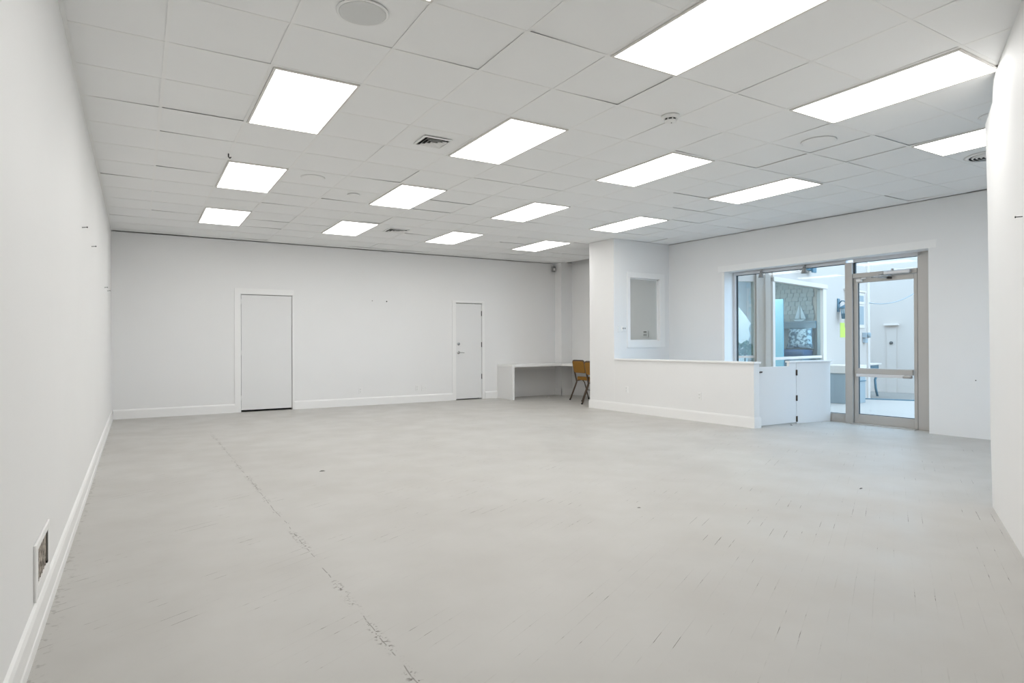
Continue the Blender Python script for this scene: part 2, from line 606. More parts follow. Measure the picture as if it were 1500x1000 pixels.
# diagonal wall, uneven plaster edge at its free end
edge_px = [(1462, 103), (1455, 116), (1453.5, 150), (1448, 168), (1443, 183), (1444, 205), (1446.5, 300), (1450, 520), (1451, 640), (1454, 742)]
poly = []
for x, y in edge_px:
    p = hit(x, y, DIAG_E, DN)
    s = (p - DIAG_E).dot(DD)
    poly.append((s, p.z))
poly[0] = (poly[0][0], CE)
poly.insert(0, (poly[0][0], TOP))
poly[-1] = (0.0, 0.0)
pts = [DIAG_E + DD * s + Vector((0, 0, z)) for s, z in poly]
pts += [DIAG_S - DD * 0.25 + Vector((0, 0, 0)), DIAG_S - DD * 0.25 + Vector((0, 0, TOP))]
dw = MB().prism(pts, -DN * 0.14).build('wall_diagonal', WALL)
struct(dw, 'slanting white wall ending in an uneven free edge', 'wall')

# ------------------------------------------------------------------ shopfront glazing (W frame)
A0, A1 = 0.235, 0.300            # frame depth range
BL, BLg = 1.500, 1.446           # left jamb, glass edge
BM0, BM1 = -0.462, -0.567        # mullion
BDL, BDR = -0.630, -1.375        # door glass
BR = -1.425
win = empty('window_1', WM)
struct(win, 'large shopfront window in an aluminium frame', 'window')
MB().box(A0, A1, BLg, BL, 0.0, ZH).build('jamb', ALUB, win, bevel=0.002)
MB().box(A0, A1, BM0, BLg, 2.348, ZH).box(A0 - 0.02, A0, BM0, BLg, 2.362, 2.384).build('head_rail', ALUB, win, bevel=0.002)
MB().box(A0, A1, BM0, BLg, 0.0, 0.122).build('sill_rail', ALU, win, bevel=0.003)
MB().box(A0 - 0.035, A1 + 0.03, BM1, BM0, 0.0, 2.352).build('mullion', ALU, win, bevel=0.003)
MB().box(A0, A1, BM1 - 0.9, BM1, 2.352, ZH).build('head_rail', ALUB, win, bevel=0.002)
MB().box(A0, A1, B0, BR, 0.0, ZH).build('door_jamb', ALU, win, bevel=0.004)
MB().box(A0 - 0.015, A1, BR, BM1, 2.122, 2.188).build('transom_bar', ALU, win, bevel=0.002)
gk = MB()
gk.box(A0 + 0.02, A0 + 0.05, BLg - 0.014, BLg, 0.122, 2.348)
gk.box(A0 + 0.02, A0 + 0.05, BM0, BLg, 2.340, 2.348)
gk.box(A0 + 0.02, A0 + 0.05, BM0, BLg, 0.122, 0.128)
gk.build('gasket', GASKET, win)
gk = MB()
gk.box(A0 + 0.02, A0 + 0.05, BR, BM1, 2.346, 2.352)
gk.box(A0 + 0.01, A0 + 0.05, BM1 - 0.022, BM1, 2.188, 2.346)
gk.build('gasket', GASKET, win)
MB().box(A0 + 0.03, A0 + 0.036, BM0, BLg - 0.014, 0.122, 2.345).build('pane', PANE, win)
MB().box(A0 + 0.03, A0 + 0.036, BR, BM1 - 0.02, 2.188, 2.346).build('pane', PANE, win)

door = empty('door_3', WM)
struct(door, 'aluminium framed glass entrance door with push bar and closer', 'door')
DA0, DA1 = 0.240, 0.285
MB().box(DA0, DA1, BDL, BM1 - 0.006, 0.012, 2.116).build('stile', ALU, door, bevel=0.003)
MB().box(DA0, DA1, BR + 0.006, BDR, 0.012, 2.116).build('stile', ALU, door, bevel=0.003)
MB().box(DA0, DA1, BDR, BDL, 2.048, 2.116).build('top_rail', ALU, door, bevel=0.003)
MB().box(DA0, DA1, BDR, BDL, 0.012, 0.140).build('bottom_rail', ALU, door, bevel=0.003)
MB().box(DA0 + 0.02, DA0 + 0.026, BDR, BDL, 0.14, 2.048).build('pane', PANE, door)
g = MB()
g.box(DA0 + 0.012, DA0 + 0.034, BDL - 0.006, BDL, 0.14, 2.048)
g.box(DA0 + 0.012, DA0 + 0.034, BDR, BDL, 0.14, 0.148)
g.build('gasket', GASKET, door)
pbar = MB().box(DA0 - 0.045, DA0, BDR, BDL, 0.735, 0.800).box(DA0 - 0.03, DA0, BDR, BDL, 0.800, 0.812).build('push_bar', ALU, door, bevel=0.004)
MB().box(DA0 - 0.062, DA0 - 0.01, BDR + 0.10, BDL, 0.690, 0.732).build('push_pad', ALUB, pbar, bevel=0.004)
MB().box(DA0 - 0.066, DA0 - 0.008, BDR + 0.01, BDR + 0.12, 0.686, 0.730).build('end_cap', CHROME, pbar, bevel=0.012)
cl = MB().box(DA0 - 0.085, A0 - 0.016, -1.36, -1.02, 2.128, 2.176).build('door_closer', ALUB, door, bevel=0.012)
MB().tube([(DA0 - 0.05, -1.13, 2.178), (DA0 - 0.05, -1.13, 2.205)], 0.016).build('spindle_cap', ALU, cl)
MB().tube([(DA0 - 0.05, -1.02, 2.15), (DA0 - 0.05, -0.95, 2.142)], 0.014).build('end_plug', ALU, cl)
ar = MB().tube([(DA0 - 0.06, -1.13, 2.122), (DA0 - 0.14, -0.89, 2.10)], 0.010)
ar.tube([(DA0 - 0.14, -0.89, 2.10), (DA0 - 0.03, -1.06, 2.088)], 0.009)
ar.build('closer_arm', CHROME, cl)
MB().box(DA0 - 0.03, DA0, -1.10, -1.04, 2.072, 2.098).build('arm_shoe', SCREW, cl)
MB().box(DA0 - 0.05, DA0, -0.70, -0.63, 2.062, 2.098).tube([(DA0 - 0.03, -0.70, 2.105), (DA0 - 0.03, -0.76, 2.108)], 0.012).build('door_catch', PLASTIC, door, bevel=0.004)
MB().box(DA0 - 0.11, A1 + 0.06, BR, BM1, 0.0, 0.012).build('threshold', ALU, door)

# small spotlights clipped under the window head
for px_, py_, wh in ((1115, 402, 'corner post'), (1178, 395.5, 'glass door')):
    p = WM.inverted() @ hit(px_, py_, w2(0.19, 0), (WM.to_3x3() @ Vector((1, 0, 0))))
    c = empty('window_spotlight', WM @ Matrix.Translation((0.19, p.y, p.z)))
    MB().lathe([(0.020, 0.055), (0.026, 0.02), (0.046, -0.05), (0.040, -0.052)], (0, 0, 0), 'Z', 16).build('shade', GREYPL, c)
    MB().lathe([(0.034, -0.044), (0.034, -0.050)], (0, 0, 0), 'Z', 16).build('bulb_face', PLASTIC, c)
    MB().tube([(0, 0, 0.05), (0.012, 0, 0.075), (0.05, 0, 0.08)], 0.006).build('clip_arm', ALU, c)
    tag(c, 'small cone spotlight under the shopfront head, the one nearer the ' + wh, 'lamp', 'cone spotlights at the window head')

# ------------------------------------------------------------------ booth: return wall, window wall, half wall
HW0, HW1, HZ = -1.40, -1.28, 0.893
bw = MB()
bw.box(HW0, HW1, 2.75, 3.40, 0, CE)
WA0, WA1, WZ0, WZ1 = -1.015, -0.255, 1.235, 2.368
bw.box(HW1, WA0, 2.75, 2.87, 0, CE)
bw.box(WA1, 0, 2.75, 2.87, 0, CE)
bw.box(WA0, WA1, 2.75, 2.87, 0, WZ0)
bw.box(WA0, WA1, 2.75, 2.87, WZ1, CE)
bwo = bw.build('wall_booth', WALL, matrix=WM)
struct(bwo, 'full-height white booth wall with an interior window', 'wall')
hw = box(HW0, HW1, -0.05, 2.749, 0, HZ).build('wall_half', WALL, matrix=WM)
struct(hw, 'waist-high white booth wall with a flat cap', 'half wall')
cap = box(HW0 - 0.018, HW1 + 0.018, -0.068, 2.748, HZ, HZ + 0.026).build('trim_6', TRIM, matrix=WM, bevel=0.003)
struct(cap, 'flat white cap along the waist-high booth wall', 'trim')
bb = MB()
t = 0.018
bb.box(HW0 - t, HW0, -0.05 - t, 3.40 + t, 0, 0.135)
bb.box(HW0 - t * 0.6, HW0, -0.05 - t * 0.6, 3.40 + t * 0.6, 0.135, 0.15)
bb.box(HW0, HW1 + t, -0.05 - t, -0.05, 0, 0.135)
bb.box(HW0, HW1 + t * 0.6, -0.05 - t * 0.6, -0.05, 0.135, 0.15)
bb.box(HW0, HW1 + t, 3.40, 3.40 + t, 0, 0.135)
bbo = bb.build('baseboard_booth', TRIM, matrix=WM)
struct(bbo, 'white skirting along the waist-high booth wall', 'baseboard')
wn = empty('window_2', WM)
struct(wn, 'tall interior window in the booth wall with white frame', 'window')
fr = MB()
CY = 2.735
fr.box(WA0 - 0.075, WA0, CY, 2.75, WZ0 - 0.13, WZ1 + 0.10)
fr.box(WA1, WA1 + 0.13, CY, 2.75, WZ0 - 0.13, WZ1 + 0.10)
fr.box(WA0, WA1, CY, 2.75, WZ1, WZ1 + 0.10)
fr.box(WA0, WA1, CY, 2.75, WZ0 - 0.13, WZ0)
fr.build('window_frame', TRIM, wn, bevel=0.002)
st = MB()
st.box(WA0, WA0 + 0.016, 2.79, 2.82, WZ0, WZ1).box(WA1 - 0.022, WA1, 2.79, 2.82, WZ0, WZ1)
st.box(WA0, WA1, 2.79, 2.82, WZ1 - 0.02, WZ1).box(WA0, WA1, 2.79, 2.82, WZ0, WZ0 + 0.012)
st.build('stop_bead', TRIM, wn)
MB().box(WA0 + 0.016, WA1 - 0.022, 2.80, 2.805, WZ0 + 0.012, WZ1 - 0.02).build('pane', PANE, wn)

# gate leaf and fixed panel
gv0, gv1, gv2 = Vector((-1.262, -0.01)), Vector((-0.437, -0.065)), Vector((0.225, -0.205))


def panel_matrix(p, q):
    d = q - p
    return WM @ Matrix.Translation((p.x, p.y, 0)) @ Matrix.Rotation(math.atan2(d.y, d.x), 4, 'Z'), d.length


gm, gl = panel_matrix(gv0, gv1)
gate = empty('booth_gate', gm)
tag(gate, 'low white swing gate leaf beside the waist-high booth wall', 'gate')
MB().prism([(0, -0.02, 0.018), (gl - 0.003, -0.02, 0.018), (gl - 0.003, -0.02, 0.893), (gl - 0.165, -0.02, 0.893), (gl - 0.165, -0.02, 0.842), (0, -0.02, 0.842)], (0, 0.04, 0)).build('gate_leaf', DOORP, gate, bevel=0.002)
MB().box(gl - 0.172, gl - 0.001, -0.04, 0.04, 0.894, 0.918).build('cap', TRIM, gate, bevel=0.003)
for z in (0.745, 0.372, 0.066):
    hg = MB().tube([(gl, -0.027, z - 0.042), (gl, -0.027, z + 0.042)], 0.008)
    hg.box(gl - 0.016, gl - 0.001, -0.024, -0.0205, z - 0.04, z + 0.04)
    hg.build('hinge', BRONZE, gate)
la = MB().box(0.02, 0.065, -0.030, -0.0205, 0.762, 0.782).tube([(-0.045, -0.030, 0.772), (0.055, -0.030, 0.772)], 0.005)
la.tube([(0.035, -0.03, 0.772), (0.035, -0.055, 0.780)], 0.004)
la.build('latch', BRONZE, gate)
MB().box(0.0, 0.03, -0.032, -0.0205, 0.018, 0.065).build('corner_bracket', SCREW, gate)
pm, pl_ = panel_matrix(gv1, gv2)
pan = empty('low_partition', pm)
tag(pan, 'fixed low white partition between the swing gate and shopfront window', 'partition')
MB().box(0.004, pl_, -0.02, 0.06, 0, 0.893).build('panel_board', DOORP, pan, bevel=0.002)
MB().box(0.001, pl_ + 0.01, -0.04, 0.075, 0.894, 0.918).build('cap', TRIM, pan, bevel=0.003)
for z in (0.745, 0.372, 0.066):
    MB().box(0.009, 0.022, -0.0245, -0.0205, z - 0.04, z + 0.04).build('hinge_plate', BRONZE, pan)


# ------------------------------------------------------------------ small wall fittings
def outlet(matrix, label, slots=True, group='white wall outlets'):
    """matrix: local x to the right along wall, y out of the wall (towards the room), z up."""
    o = empty('wall_outlet', matrix)
    MB().box(-0.036, 0.036, 0.0, 0.006, -0.058, 0.058).build('cover_plate', PLASTIC, o, bevel=0.002)
    for z in (0.024, -0.024):
        s = MB().box(-0.017, 0.017, 0.006, 0.0085, z - 0.014, z + 0.014).build('socket', PLASTIC, o, bevel=0.002)
        if slots:
            MB().box(-0.008, -0.005, 0.0085, 0.009, z - 0.005, z + 0.007).box(0.005, 0.008, 0.0085, 0.009, z - 0.005, z + 0.007).build('slot', SLOT, s)
    tag(o, label, 'outlet')
    return o


FARM = Matrix.Rotation(math.pi, 4, 'Z')             # y out of far wall = -Y
outlet(T(3.70, YF, 0.289) @ FARM, 'white outlet on the far wall nearer the plain flush door')
outlet(T(4.874, YF, 0.293) @ FARM, 'white outlet on the far wall beside a blank plate')
bpz = empty('blank_plate', T(5.023, YF, 0.288) @ FARM)
MB().box(-0.055, 0.055, 0, 0.006, -0.058, 0.058).build('cover_plate', PLASTIC, bpz, bevel=0.002)
for x in (-0.03, 0.03):
    MB().lathe([(0.004, 0.006), (0.004, 0.0075)], (x, 0, 0.0), 'Y', 8).build('screw', GREYPL, bpz)
tag(bpz, 'wide blank white cover plate beside an outlet on the far wall', 'cover plate')
BOOTHM = Matrix.Rotation(math.pi / 2, 4, 'Z')       # y out = -a
outlet(WM @ Matrix.Translation((HW0, 2.444, 0.392)) @ BOOTHM, 'white outlet low on the booth wall below the interior window')
outlet(WM @ Matrix.Translation((HW0, 0.885, 0.382)) @ BOOTHM, 'white outlet on the booth half wall nearer the swing gate')
outlet(T(XL, 2.335, 0.40) @ Matrix.Rotation(-math.pi / 2, 4, 'Z'), 'white outlet on the long side wall in front of the register')

th = empty('thermostat', WM @ Matrix.Translation((-1.212, 2.75, 1.436)) @ FARM)
tag(th, 'white thermostat plate with two small controls beside the interior window', 'thermostat')
MB().box(-0.095, 0.095, 0, 0.012, -0.055, 0.055).build('back_plate', PLASTIC, th, bevel=0.004)
MB().box(-0.075, 0.02, 0.012, 0.030, -0.03, 0.045).build('housing', PLASTIC, th, bevel=0.004)
for x in (-0.045, 0.0):
    MB().box(x - 0.012, x + 0.012, 0.030, 0.034, 0.0, 0.028).build('dial', GREYPL, th)

# keypad seen through the booth window on the alcove wall
kp = empty('alarm_keypad', WM @ Matrix.Translation((0, 3.348, 1.365)) @ BOOTHM)
tag(kp, 'white alarm keypad seen through the booth window', 'keypad')
MB().box(-0.075, 0.075, 0, 0.025, -0.06, 0.06).build('housing', PLASTIC, kp, bevel=0.006)
MB().box(-0.045, 0.035, 0.025, 0.028, 0.028, 0.05).build('display', SLOT, kp)
for i in range(3):
    for j in range(2):
        MB().box(-0.045 + i * 0.03, -0.025 + i * 0.03, 0.025, 0.029, -0.04 + j * 0.025, -0.022 + j * 0.025).build('key', GREYPL, kp)

ms = empty('motion_sensor', T(8.225, YF, 2.91))
tag(ms, 'grey motion sensor high on the wall beside the corner pier', 'sensor')
MB().box(-0.02, 0.02, -0.03, 0.0, 0.0, 0.09).build('bracket', PLASTIC, ms, bevel=0.004)
MB().prism([(-0.04, -0.03, -0.08), (0.04, -0.03, -0.08), (0.045, -0.03, 0.05), (-0.045, -0.03, 0.05)], (0, -0.05, 0)).build('housing', GREYPL, ms, bevel=0.012)
MB().prism([(-0.025, -0.08, -0.05), (0.025, -0.08, -0.05), (0.025, -0.08, 0.01), (-0.025, -0.08, 0.01)], (0, -0.008, 0)).build('lens', PLASTIC, ms, bevel=0.004)


def screw(p, d, label, length=0.028, r=0.0045):
    p, d = Vector(p), Vector(d).normalized()
    o = empty('wall_screw', Matrix.Translation(p))
    MB().tube([Vector((0, 0, 0)) - d * 0.004, d * length], r * 0.6, 8).build('shank', SCREW, o)
    MB().tube([d * (length - 0.001), d * (length + 0.004)], r * 1.3, 8).build('head', SCREW, o)
    tag(o, label, 'screw')


for (y, z), lb in zip(((5.728, 2.087), (6.871, 2.097), (9.465, 1.927), (10.296, 1.945)),
                      ('bare screw in the long side wall, farthest from the corner', 'bare screw in the long side wall, second from the free end of the row',
                       'lower bare screw of the pair near the room corner', 'bare screw in the side wall closest to the room corner')):
    screw((XL, y, z), (1, -0.2, 0.1), lb, 0.034)
screw((3.938, YF, 2.037), (0, -1, 0), 'pale nail high on the far wall between the doors', 0.012, 0.006)
screw((4.231, YF, 2.033), (0, -1, 0), 'dark nail high on the far wall between the doors', 0.014, 0.010)
pd = hit(1498, 317, DIAG_E, DN)
screw(pd, DN, 'bare screw in the slanting wall', 0.03, 0.004)
pw = WM.inverted() @ hit(1430, 557, w2(0, 0), WM.to_3x3() @ Vector((1, 0, 0)))
screw(w2(0, pw.y, pw.z), (-1, 0, 0), 'tiny nail in the wall beside the glass door', 0.01, 0.005)

# wall register on the left wall
rg = empty('wall_register', T(XL, 3.355, 0.275))
tag(rg, 'open air register with flaking back plate low in the side wall', 'vent')
f = MB()
ry, rz, iy0, iy1, iz0, iz1 = 0.225, 0.115, -0.165, 0.170, -0.062, 0.082
f.box(0, 0.010, -ry, iy0, -rz, rz).box(0, 0.010, iy1, ry, -rz, rz).box(0, 0.010, iy0, iy1, iz1, rz).box(0, 0.010, iy0, iy1, -rz, iz0)
f.build('frame', TRIM, rg, bevel=0.003)
MB().box(0.0005, 0.003, iy0, iy1, iz0, iz1).build('back_plate', REGISTER, rg)
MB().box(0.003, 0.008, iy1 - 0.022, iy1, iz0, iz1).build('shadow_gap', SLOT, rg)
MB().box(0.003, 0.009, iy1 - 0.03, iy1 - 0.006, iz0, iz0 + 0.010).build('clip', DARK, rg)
for k in range(5):
    yy = iy0 + 0.05 + k * 0.055
    MB().box(0.003, 0.0055, yy, yy + 0.004, iz0, iz1).build('fin', REGISTER, rg)

# ------------------------------------------------------------------ built-in desk in the alcove
dk = empty('built_in_desk', T(6.745, 11.20, 0))
tag(dk, 'white L-shaped built-in desk along the alcove walls', 'desk')
MB().prism([(0, 0, 0.692), (1.265, 0, 0.692), (1.265, -1.55, 0.692), (1.85, -1.55, 0.692), (1.85, 0.40, 0.692), (1.53, 0.40, 0.692), (1.53, 0.665, 0.692), (0, 0.665, 0.692)], (0, 0, 0.045)).build('desk_top', TRIM, dk, bevel=0.003)
MB().box(0.002, 0.032, 0.012, 0.665, 0, 0.691).build('end_panel', DOORP, dk, bevel=0.002)
MB().box(-0.010, 0.040, -0.003, 0.012, 0, 0.691).build('front_stile', TRIM, dk)
MB().box(0.0, 1.53, 0.65, 0.668, 0.60, 0.691).build('wall_cleat', TRIM, dk)
MB().box(1.30, 1.83, -1.53, -1.50, 0, 0.691).build('end_panel', DOORP, dk)


# ------------------------------------------------------------------ two chairs in the alcove
def rounded_slab(w, h, t, r, n=5):
    """Rounded rectangle in x (width) / z (height) extruded along y by t."""
    pts = []
    for cx, cz, a0 in ((w / 2 - r, h / 2 - r, 0), (-w / 2 + r, h / 2 - r, 90), (-w / 2 + r, -h / 2 + r, 180), (w / 2 - r, -h / 2 + r, 270)):
        for k in range(n + 1):
            a = math.radians(a0 + 90 * k / n)
            pts.append((cx + r * math.cos(a), 0, cz + r * math.sin(a)))
    return MB().prism(pts, (0, t, 0))


def make_chair(name, matrix, label):
    """Faces local +x. Rear feet at x=0, y=+-0.21."""
    c = empty(name, matrix)
    hw_ = 0.21
    fr = MB()
    path = [(0.175, s_, z_) for s_, z_ in ()]
    left = [(0.0, 0.012, 0.0), (0.165, 0.006, 0.375), (0.150, 0.0, 0.43), (0.085, 0.0, 0.70), (0.072, 0.0, 0.775)]
    loop = []
    for x, dy, z in left:
        loop.append((x, hw_ + dy, z))
    for k in range(1, 6):
        a = math.pi / 2 * k / 5
        loop.append((0.072 - 0.012 * math.sin(a), hw_ - 0.06 + 0.06 * math.cos(a), 0.775 + 0.055 * math.sin(a)))
    back = [(x, -y, z) for x, y, z in loop[::-1]]
    fr.tube(loop + back, 0.0165, 10)
    fr.build('back_frame', CHFRAME, c)
    for s in (1, -1):
        lg = MB().tube([(0.46, s * (hw_ - 0.01), 0.0), (0.36, s * hw_, 0.36), (0.30, s * hw_, 0.418), (0.155, s * hw_, 0.40)], 0.011, 10)
        lg.build('leg', CHWEAR if s < 0 else CHFRAME, c)
        MB().lathe([(0.017, 0.0), (0.017, 0.02), (0.013, 0.026)], (0.0, s * (hw_ + 0.012), 0.0), 'Z', 12).build('foot_cap', RUBBER, c)
        MB().lathe([(0.017, 0.0), (0.017, 0.02), (0.013, 0.026)], (0.46, s * (hw_ - 0.01), 0.0), 'Z', 12).build('foot_cap', RUBBER, c)
    MB().tube([(0.40, -hw_ + 0.005, 0.20), (0.40, hw_ - 0.005, 0.20)], 0.008).build('stretcher', CHFRAME, c)
    bk = rounded_slab(0.40, 0.25, 0.035, 0.045)
    bk.build('backrest', VINYL, c, xf=Matrix.Translation((0.100, 0, 0.698)) @ Matrix.Rotation(math.radians(-13), 4, 'Y') @ Matrix.Rotation(math.pi / 2, 4, 'Z'), bevel=0.010)
    sp = rounded_slab(0.41, 0.40, 0.075, 0.05)
    sp.build('seat', VINYL, c, xf=Matrix.Translation((0.345, 0, 0.405)) @ Matrix.Rotation(math.radians(4), 4, 'Y') @ Matrix.Rotation(-math.pi / 2, 4, 'Z') @ Matrix.Rotation(math.pi / 2, 4, 'X'), bevel=0.014)
    tag(c, label, 'chair', 'mustard chairs in the alcove')
    return c


make_chair('side_chair', T(7.78, 10.385, 0, math.radians(-3)), 'mustard vinyl chair with brown tube frame, pulled up to the alcove desk')
make_chair('side_chair', T(7.43, 9.49, 0, math.radians(3)), 'mustard vinyl chair mostly hidden behind the booth wall edge')

# ------------------------------------------------------------------ ceiling: deck, grid, tiles
ceil = box(XL - 0.15, 9.3, -1.3, YF + 0.3, TOP, TOP + 0.1).build('ceiling', PLENUM)
struct(ceil, 'suspended ceiling of square off-white tiles with hairline gaps', 'ceiling')
MU, MV, U0, V0 = 0.6086, 0.6119, 0.765, 1.880
LIGHTS = {}
for r in range(4):
    for i in range(4):
        LIGHTS[(3 * r, 4 * i)] = (r, i)
light_cells = set()
for (cu, cv) in LIGHTS:
    light_cells.add((cu, cv)); light_cells.add((cu, cv + 1))


def clip(poly, n, d):
    """keep n.p >= d"""
    out = []
    for i, p in enumerate(poly):
        q = poly[(i + 1) % len(poly)]
        sp, sq = n[0] * p[0] + n[1] * p[1] - d, n[0] * q[0] + n[1] * q[1] - d
        if sp >= 0:
            out.append(p)
        if (sp >= 0) != (sq >= 0):
            t_ = sp / (sp - sq)
            out.append((p[0] + (q[0] - p[0]) * t_, p[1] + (q[1] - p[1]) * t_))
    return out


ex = WM.to_3x3() @ Vector((1, 0, 0))
ow = w2(0, 0)
tile_mesh = None
HT = 0.015
g_ = 0.0045                       # tile clearance to the grid centre line
for cu in range(-2, 14):
    for cv in range(-5, 17):
        if (cu, cv) in light_cells:
            continue
        x0, x1 = U0 + cu * MU + g_, U0 + (cu + 1) * MU - g_
        y0, y1 = V0 + cv * MV + g_, V0 + (cv + 1) * MV - g_
        P = [(x0, y0), (x1, y0), (x1, y1), (x0, y1)]
        full = list(P)
        P = clip(P, (1, 0), XL + 0.002)
        P = clip(P, (0, -1), -(YF - 0.002)) if P else P
        P = clip(P, (-ex.x, -ex.y), -(ow.x * ex.x + ow.y * ex.y) - (0 if True else 0)) if P else P
        cx = (x0 + x1) / 2
        if P:
            if cx < DIAG_E.x - 0.1:
                P = clip(P, (DN.x, DN.y), DIAG_E.x * DN.x + DIAG_E.y * DN.y)
            else:
                P = clip(P, (0, 1), YFRONT)
        if len(P) < 3:
            continue
        area = abs(sum(P[i][0] * P[(i + 1) % len(P)][1] - P[(i + 1) % len(P)][0] * P[i][1] for i in range(len(P)))) / 2
        if area < 0.004:
            continue
        mx, my = sum(p[0] for p in P) / len(P), sum(p[1] for p in P) / len(P)
        whole = len(P) == 4 and all(abs(a[0] - b[0]) + abs(a[1] - b[1]) < 1e-6 for a, b in zip(P, full))
        # resting unevenly on the grid
        rx = ry_ = lift = 0.0
        if random.random() < 0.55:
            amp = random.choice((0.002, 0.003, 0.005, 0.007))
            if random.random() < 0.5:
                rx = amp / 0.6 * random.choice((-1, 1))
            else:
                ry_ = amp / 0.6 * random.choice((-1, 1))
            lift = amp / 2
        mat_ = Matrix.Translation((mx, my, CE + 0.0016 + lift)) @ Matrix.Rotation(rx, 4, 'X') @ Matrix.Rotation(ry_, 4, 'Y')
        if whole and tile_mesh is not None:
            o = bpy.data.objects.new('ceiling_tile', tile_mesh)
            scene.collection.objects.link(o)
            o.parent = ceil
            o.matrix_world = mat_
        else:
            mb = MB().prism([(p[0] - mx, p[1] - my, 0) for p in P], (0, 0, HT))
            o = mb.build('ceiling_tile', TILE, ceil)
            o.matrix_world = mat_
            if whole:
                tile_mesh = o.data
# grid runners (with the tiles' length direction), cross bars and wall angle
for cu in range(-1, 14):
    x = U0 + cu * MU
    ys = -0.6
    if x < DIAG_E.x:
        ys = DIAG_E.y + (x - DIAG_E.x) * DD.y / DD.x
    else:
        ys = YFRONT
    if x > 8.45:
        ye = 5.8 + (8.72 - x) / K
        if ye < ys + 0.2:
            continue
        ye = min(ye, YF)
    else:
        ye = YF
    MB().box(x - 0.012, x + 0.012, ys, ye, CE, CE + 0.0015).box(x - 0.001, x + 0.001, ys, ye, CE + 0.0015, CE + 0.04).build('grid_bar', TBAR, ceil)
for cv in range(-4, 17):
    y = V0 + cv * MV
    xs = XL
    xe = 8.7232 - K * (y - 5.8)
    if y < DIAG_E.y:
        xe = DIAG_E.x + (y - DIAG_E.y) * DD.x / DD.y
    if xe - xs > 0.1:
        MB().box(xs, xe, y - 0.012, y + 0.012, CE - 0.0003, CE + 0.0012).build('cross_bar', TBAR, ceil)
    if YFRONT < y < DIAG_E.y:
        MB().box(DIAG_E.x + 0.05, 8.7232 - K * (y - 5.8), y - 0.012, y + 0.012, CE - 0.0003, CE + 0.0012).build('cross_bar', TBAR, ceil)
MB().box(XL, XL + 0.022, DIAG_S.y, YF, CE - 0.001, CE + 0.001).build('wall_angle', TBAR, ceil)


# ------------------------------------------------------------------ light panels
def make_light(x, y, label):
    """Panel with its near-left corner module at x, y (2 x 1 modules)."""
    o = empty('ceiling_light', T(x, y, CE - 0.010))
    wx, wy = MU, 2 * MV
    e, b_ = 0.014, 0.016
    f = MB()
    f.box(e, wx - e, e, e + b_, 0.0, 0.012).box(e, wx - e, wy - e - b_, wy - e, 0.0, 0.012)
    f.box(e, e + b_, e + b_, wy - e - b_, 0.0, 0.012).box(wx - e - b_, wx - e, e + b_, wy - e - b_, 0.0, 0.012)
    f.build('frame', LFRAME, o)
    MB().box(e + b_, wx - e - b_, e + b_, wy - e - b_, 0.003, 0.007).build('diffuser', PANEL, o)
    MB().box(0.02, wx - 0.02, 0.02, wy - 0.02, 0.013, 0.07).build('housing', LFRAME, o)
    tag(o, label, 'ceiling light', 'flush ceiling light panels')
    return o


LIGHT_LABELS = {
    (0, 0): 'bright ceiling light panel between the large mesh speaker and the slanting wall',
    (0, 1): 'bright ceiling light panel along the blank side wall, next beyond the mesh speaker',
    (0, 2): 'bright ceiling light panel with a small dark hook at its corner',
    (0, 3): 'bright ceiling light panel by the blank side wall, closest to the far wall',
    (1, 0): 'bright ceiling light panel between the mesh speaker and the smoke detector',
    (1, 1): 'bright ceiling light panel beside the square vent with dark slots',
    (1, 2): 'bright ceiling light panel beside the small round sprinkler cover',
    (1, 3): 'bright ceiling light panel beside the square vent near the far wall',
    (2, 0): 'bright ceiling light panel touching the slanting wall',
    (2, 1): 'bright ceiling light panel just beyond the smoke detector',
    (2, 2): 'bright ceiling light panel, second beyond the smoke detector toward the far wall',
    (2, 3): 'bright ceiling light panel above the narrow door with the lever handle',
    (3, 0): 'bright ceiling light panel beside the round air diffuser',
    (3, 1): 'bright ceiling light panel in front of the shopfront window',
    (3, 2): 'bright ceiling light panel next to the full-height booth wall',
    (3, 3): 'bright ceiling light panel in front of the desk alcove',
}
for (cu, cv), (r, i) in LIGHTS.items():
    x, y = U0 + cu * MU, V0 + cv * MV
    lb = LIGHT_LABELS[(r, i)]
    make_light(x, y, lb)


# ------------------------------------------------------------------ ceiling fittings
def speaker(x, y, rg_, label, mat):
    o = empty('ceiling_speaker', T(x, y, CE - 0.001))
    MB().lathe([(rg_ + 0.016, 0.0), (rg_ + 0.014, -0.004), (rg_ + 0.002, -0.006), (rg_, -0.001)], (0, 0, 0), 'Z', 40).build('rim', TBAR, o)
    MB().lathe([(rg_, -0.001), (rg_, -0.0062), (rg_ * 0.97, -0.0072)], (0, 0, 0), 'Z', 40).build('mesh_cover', mat, o)
    tag(o, label, 'speaker')


speaker(1.076, 3.385, 0.128, 'large round ceiling speaker with grey mesh cover', GRILLE)
speaker(1.665, 7.02, 0.112, 'round ceiling speaker painted over, between the panels by the side wall', TBAR)
speaker(5.365, 3.445, 0.135, 'round ceiling speaker painted over, near the smoke detector', TBAR)
speaker(6.02, 2.30, 0.120, 'round ceiling speaker partly hidden by the slanting wall', TBAR)
sprk = hit(518, 285, (0, 0, CE), Vector((0, 0, 1)))
so = MB().lathe([(0.075, 0.0), (0.074, -0.006), (0.045, -0.012), (0.0, -0.012)], (0, 0, 0), 'Z', 28).build('concealed_sprinkler', TBAR, matrix=T(sprk.x, sprk.y, CE - 0.001))
tag(so, 'small round white sprinkler cover on a ceiling tile', 'sprinkler')

